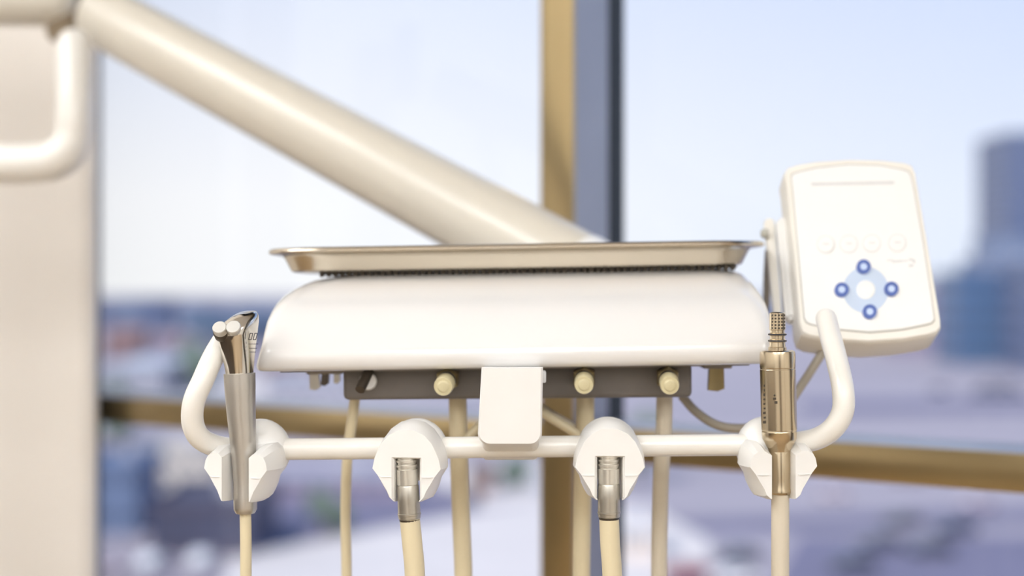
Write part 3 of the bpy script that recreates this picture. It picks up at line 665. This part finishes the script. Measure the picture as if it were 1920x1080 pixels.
def building(name, label, x0, x1, ytop, d, deep, wallm, roofm, floors=3, cols=6, group=None, style='flat', rot=0.0):
    X0, X1 = (x0-960)/F*d, (x1-960)/F*d; zt = ZC+(540-ytop)/F*d; cx, cy = (X0+X1)/2, d+deep/2
    r = empty(name, (cx, cy, GZ), label, 'building', group); W = X1-X0; hh = zt-GZ
    obj('walls', box(X0, X1, d, d+deep, GZ, zt-0.4), wallm, r, smooth=0)
    if style == 'gable':
        e = 0.4; rh = min(W, deep)*0.22
        pts = [Vector((X0-e, d-e, zt-0.4)), Vector((X1+e, d-e, zt-0.4)), Vector((X1+e, d+deep/2, zt+rh)), Vector((X0-e, d+deep/2, zt+rh))]
        q = new(); merge(q, loft([[Vector((X0-e, d-e, zt-0.4)), Vector((X0-e, d+deep/2, zt+rh)), Vector((X0-e, d+deep+e, zt-0.4))], [Vector((X1+e, d-e, zt-0.4)), Vector((X1+e, d+deep/2, zt+rh)), Vector((X1+e, d+deep+e, zt-0.4))]]))
        obj('roof', q, roofm, r, smooth=0)
        obj('chimney', box(X0+W*0.3, X0+W*0.3+0.8, d+deep/2-0.4, d+deep/2+0.4, zt+rh*0.6, zt+rh+1.0), wallm, r, smooth=0)
    else:
        obj('roof', box(X0-0.3, X1+0.3, d-0.3, d+deep+0.3, zt-0.4, zt), roofm, r, smooth=0)
        pp = new()
        for a in ((X0-0.3, X1+0.3, d-0.3, d), (X0-0.3, X1+0.3, d+deep, d+deep+0.3), (X0-0.3, X0, d, d+deep), (X1, X1+0.3, d, d+deep)):
            merge(pp, box(*a, zt, zt+0.5))
        obj('parapet', pp, wallm, r, smooth=0)
        obj('roof_unit', box(X0+W*0.55, X0+W*0.55+min(3, W*0.2), d+deep*0.4, d+deep*0.4+min(3, deep*0.3), zt, zt+1.4, 0.1, 1), G['grey'], r, smooth=0)
    wn = new(); fh = max(hh-0.8, 2)/floors
    for f in range(floors):
        zb = GZ+0.5+f*fh
        for c in range(cols):
            xa = X0 + W*(c+0.3)/cols; xb = X0 + W*(c+0.7)/cols
            merge(wn, box(xa, xb, d-0.12, d+0.05, zb+fh*0.35, zb+fh*0.70))
        for c in range(3):
            ya = d + deep*(c+0.25)/3; yb = d + deep*(c+0.75)/3
            merge(wn, box(X0-0.12, X0+0.05, ya, yb, zb+fh*0.25, zb+fh*0.75)); merge(wn, box(X1-0.05, X1+0.12, ya, yb, zb+fh*0.25, zb+fh*0.75))
    obj('windows', wn, G['win'], r, smooth=0, kind='stuff')
    return r
# towers and blocks on the skyline at the panel's side
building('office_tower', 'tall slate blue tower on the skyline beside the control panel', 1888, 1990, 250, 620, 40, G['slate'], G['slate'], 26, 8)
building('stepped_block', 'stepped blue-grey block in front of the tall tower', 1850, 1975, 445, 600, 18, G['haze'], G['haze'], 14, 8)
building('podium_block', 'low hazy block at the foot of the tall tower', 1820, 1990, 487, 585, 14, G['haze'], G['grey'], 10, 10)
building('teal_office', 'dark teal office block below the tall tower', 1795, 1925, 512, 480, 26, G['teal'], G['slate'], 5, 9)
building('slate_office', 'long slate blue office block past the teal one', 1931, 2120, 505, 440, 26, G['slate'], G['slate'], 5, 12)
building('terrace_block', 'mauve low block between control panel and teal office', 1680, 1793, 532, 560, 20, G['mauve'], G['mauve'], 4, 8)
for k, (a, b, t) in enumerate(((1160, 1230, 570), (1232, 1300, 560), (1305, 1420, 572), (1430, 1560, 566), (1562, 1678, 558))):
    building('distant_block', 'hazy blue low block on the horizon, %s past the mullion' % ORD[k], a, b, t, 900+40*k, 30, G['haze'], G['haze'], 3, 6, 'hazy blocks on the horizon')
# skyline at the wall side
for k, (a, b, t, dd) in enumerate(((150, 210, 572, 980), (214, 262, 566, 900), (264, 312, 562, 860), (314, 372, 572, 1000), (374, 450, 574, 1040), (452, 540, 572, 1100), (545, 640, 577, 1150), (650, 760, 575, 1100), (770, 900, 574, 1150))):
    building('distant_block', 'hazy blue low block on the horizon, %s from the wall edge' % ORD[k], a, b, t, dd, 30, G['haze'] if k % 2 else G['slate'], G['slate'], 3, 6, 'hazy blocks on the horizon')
building('gabled_house', 'faded brick house with gabled roof, nearest the wall edge', 196, 262, 628, 520, 16, G['brick'], G['brick'], 2, 4, None, 'gable')
building('gabled_house', 'small faded brick gabled house behind the upturned rail end', 286, 336, 640, 500, 14, G['mauve'], G['brick'], 2, 4, None, 'gable')
building('warehouse', 'wide pale warehouse with white flat roof above the transom', 180, 306, 686, 340, 46, G['grey'], G['white'], 1, 9)
building('brick_row', 'faded brick row seen between syringe and control block', 490, 640, 660, 430, 14, G['brick'], G['mauve'], 2, 10)
building('grey_hall', 'long grey hall in front of the brick row', 500, 860, 706, 330, 22, G['grey'], G['grey'], 1, 14)
building('cream_house', 'cream flat roofed house below the transom beside the syringe', 272, 402, 846, 178, 9, G['cream'], G['cream'], 2, 5)
building('blue_shed', 'blue clad shed below the transom next to the wall edge', 150, 258, 872, 150, 10, G['blue'], G['blue'], 2, 4)
building('navy_shed', 'low navy roofed shed in front of the cream house', 282, 470, 950, 138, 16, G['navy'], G['navy'], 1, 7)
building('mauve_shed', 'low mauve shed between syringe and second hose', 476, 760, 900, 176, 12, G['mauve'], G['grey'], 1, 9)
building('brown_kiosk', 'small brown kiosk on the pale pavement below the bracket', 884, 926, 884, 180, 5, G['brick'], G['tree'], 1, 3)
building('white_store', 'white walled store beside the mullion foot', 1176, 1236, 990, 136, 6, G['pave'], G['white'], 1, 4)

def tree(px, pyb, hgt, wid, m, label, group):
    b = gp(px, pyb); t = empty('city_tree', b, label, 'tree', group)
    tk = lathe(b, b+Vector((0, 0, hgt*0.5)), [(0, 0.3), (1, 0.16)], 8); obj('trunk', tk, G['trunk'], t)
    cr = new()
    for k in range(5):
        o = Vector((random.uniform(-.3, .3)*wid, random.uniform(-.3, .3)*wid, hgt*(0.45+0.12*k)))
        s = new(); bmesh.ops.create_icosphere(s, subdivisions=2, radius=wid*random.uniform(0.28, 0.42))
        for v in s.verts: v.co *= 1+0.35*noise.noise(v.co*1.7+Vector((px, k, 0)))
        s.transform(Matrix.Translation(b+o)); merge(cr, s)
    obj('crown', cr, m, t, smooth=0)
for px, py, h, wd in ((215, 830, 9, 6), (232, 840, 7, 5)):
    tree(px, py, h, wd, G['tree'], ('taller' if h == 9 else 'shorter') + ' dull green tree below the transom near the wall edge', 'green trees below the transom')
for px, py, h, wd in ((348, 716, 9, 9), (374, 734, 8, 8)):
    tree(px, py, h, wd, G['tree'], ('farther' if h == 9 else 'nearer') + ' dull green tree above the transom behind the handle rail', 'green trees above the transom')
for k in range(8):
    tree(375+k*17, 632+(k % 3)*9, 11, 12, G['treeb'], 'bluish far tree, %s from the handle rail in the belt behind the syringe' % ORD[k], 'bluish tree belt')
tree(1190, 905, 8, 6, G['tree'], 'dull green tree just past the dark mullion gasket', None)
tree(965, 915, 3.5, 3.5, G['tree'], 'small bushy tree beside the brown kiosk', None)
tree(610, 1002, 4, 4, G['tree'], 'small green tree at the pavement edge by the first hanging hose', None)

def make_car(m):
    r = empty('car', (0, 0, 0))
    prof = [(-2.2, 0.35), (-2.2, 0.85), (-1.2, 0.95), (-0.7, 1.45), (0.9, 1.48), (1.5, 1.0), (2.2, 0.9), (2.2, 0.35)]
    bd = loft([[Vector((x, -0.85, z)) for x, z in prof], [Vector((x, 0.85, z)) for x, z in prof]])
    bmesh.ops.bevel(bd, geom=bd.edges[:], offset=0.08, segments=1, affect='EDGES'); obj('body', bd, m, r, smooth=30)
    gl = new()
    for yy in (-0.87, 0.82): merge(gl, box(-0.6, 0.85, yy, yy+0.05, 1.02, 1.38))
    obj('side_window', gl, G['win'], r, smooth=0)
    for x in (-1.4, 1.4):
        for yy in (-0.88, 0.68): obj('wheel', lathe((x, yy, 0.34), (x, yy+0.2, 0.34), [(0, 0.34), (1, 0.34)], 14), G['tyre'], r)
    return r
protos = {}
def car(px, py, m, label, group, rz=0.0):
    p = gp(px, py)
    if m not in protos: r = make_car(G[m]); protos[m] = r
    else:
        src = protos[m]; r = src.copy(); C.objects.link(r)
        for ch in src.children:
            c = ch.copy(); C.objects.link(c); c.parent = r
    r.location = p + Vector((0, 0, 0.02)); r.rotation_euler = (0, 0, rz); r['label'] = label; r['category'] = 'car'
    if group: r['group'] = group
    elif 'group' in r: del r['group']
GW = 'white cars below the transom'
for k, (x, y, rz) in enumerate(((285, 1066, 1.4), (378, 1062, 1.5), (335, 1230, 0.2))):
    car(x, y, 'carw', 'white car parked below the transom, ' + ['nearest the wall edge', 'nearest the syringe hose', 'in the row nearest the building'][k], GW, rz)
for k, (x, y, rz) in enumerate(((196, 1075, 0.1), (428, 1034, 0.4))):
    car(x, y, 'carp', 'pinkish silver car parked below the transom beside ' + ['the wall edge', 'the syringe hose'][k], 'pinkish silver cars', rz)
car(1290, 1088, 'carr', 'dark red car at the foot of the picture beside the white one', None, 0.1)
car(1375, 1096, 'carw', 'white car beside the dark red one near the motor hose', None, 0.1)
for k, (x, y, rz) in enumerate(((1385, 1052, 0.1), (1650, 1030, 0.0), (1745, 1040, 0.0), (1790, 1000, 0.1), (1690, 985, 0.1), (1600, 1070, 0))):
    car(x, y, 'card', 'dark car on the lot below the transom, ' + ['nearest the motor hose', 'second past the motor hose', 'fourth past the motor hose', 'farthest from the motor hose', 'third past the motor hose', 'lowest in the frame'][k], 'dark cars on the lot', rz)
for k, (x, y, rz) in enumerate(((1836, 744, 0.0), (1871, 744, 0.0), (1906, 744, 0.0), (1853, 728, 0.0), (1888, 728, 0.0), (1760, 738, 0))):
    car(x, y, 'card', 'tiny dark car above the transom, ' + ['first of the near row', 'second of the near row', 'third of the near row', 'first of the far row', 'second of the far row', 'alone beside the rows'][k], 'dark cars in the far row', rz)
for k, (x, y, rz) in enumerate(((1830, 955, 0.0), (1700, 900, 0.1), (1560, 935, 0.0), (1210, 785, 0))):
    car(x, y, 'carp', 'pinkish silver car on open asphalt ' + ['farthest from the motor', 'just under the transom', 'nearest the motor', 'between mullion and third hose'][k], 'pinkish silver cars on the open asphalt', rz)
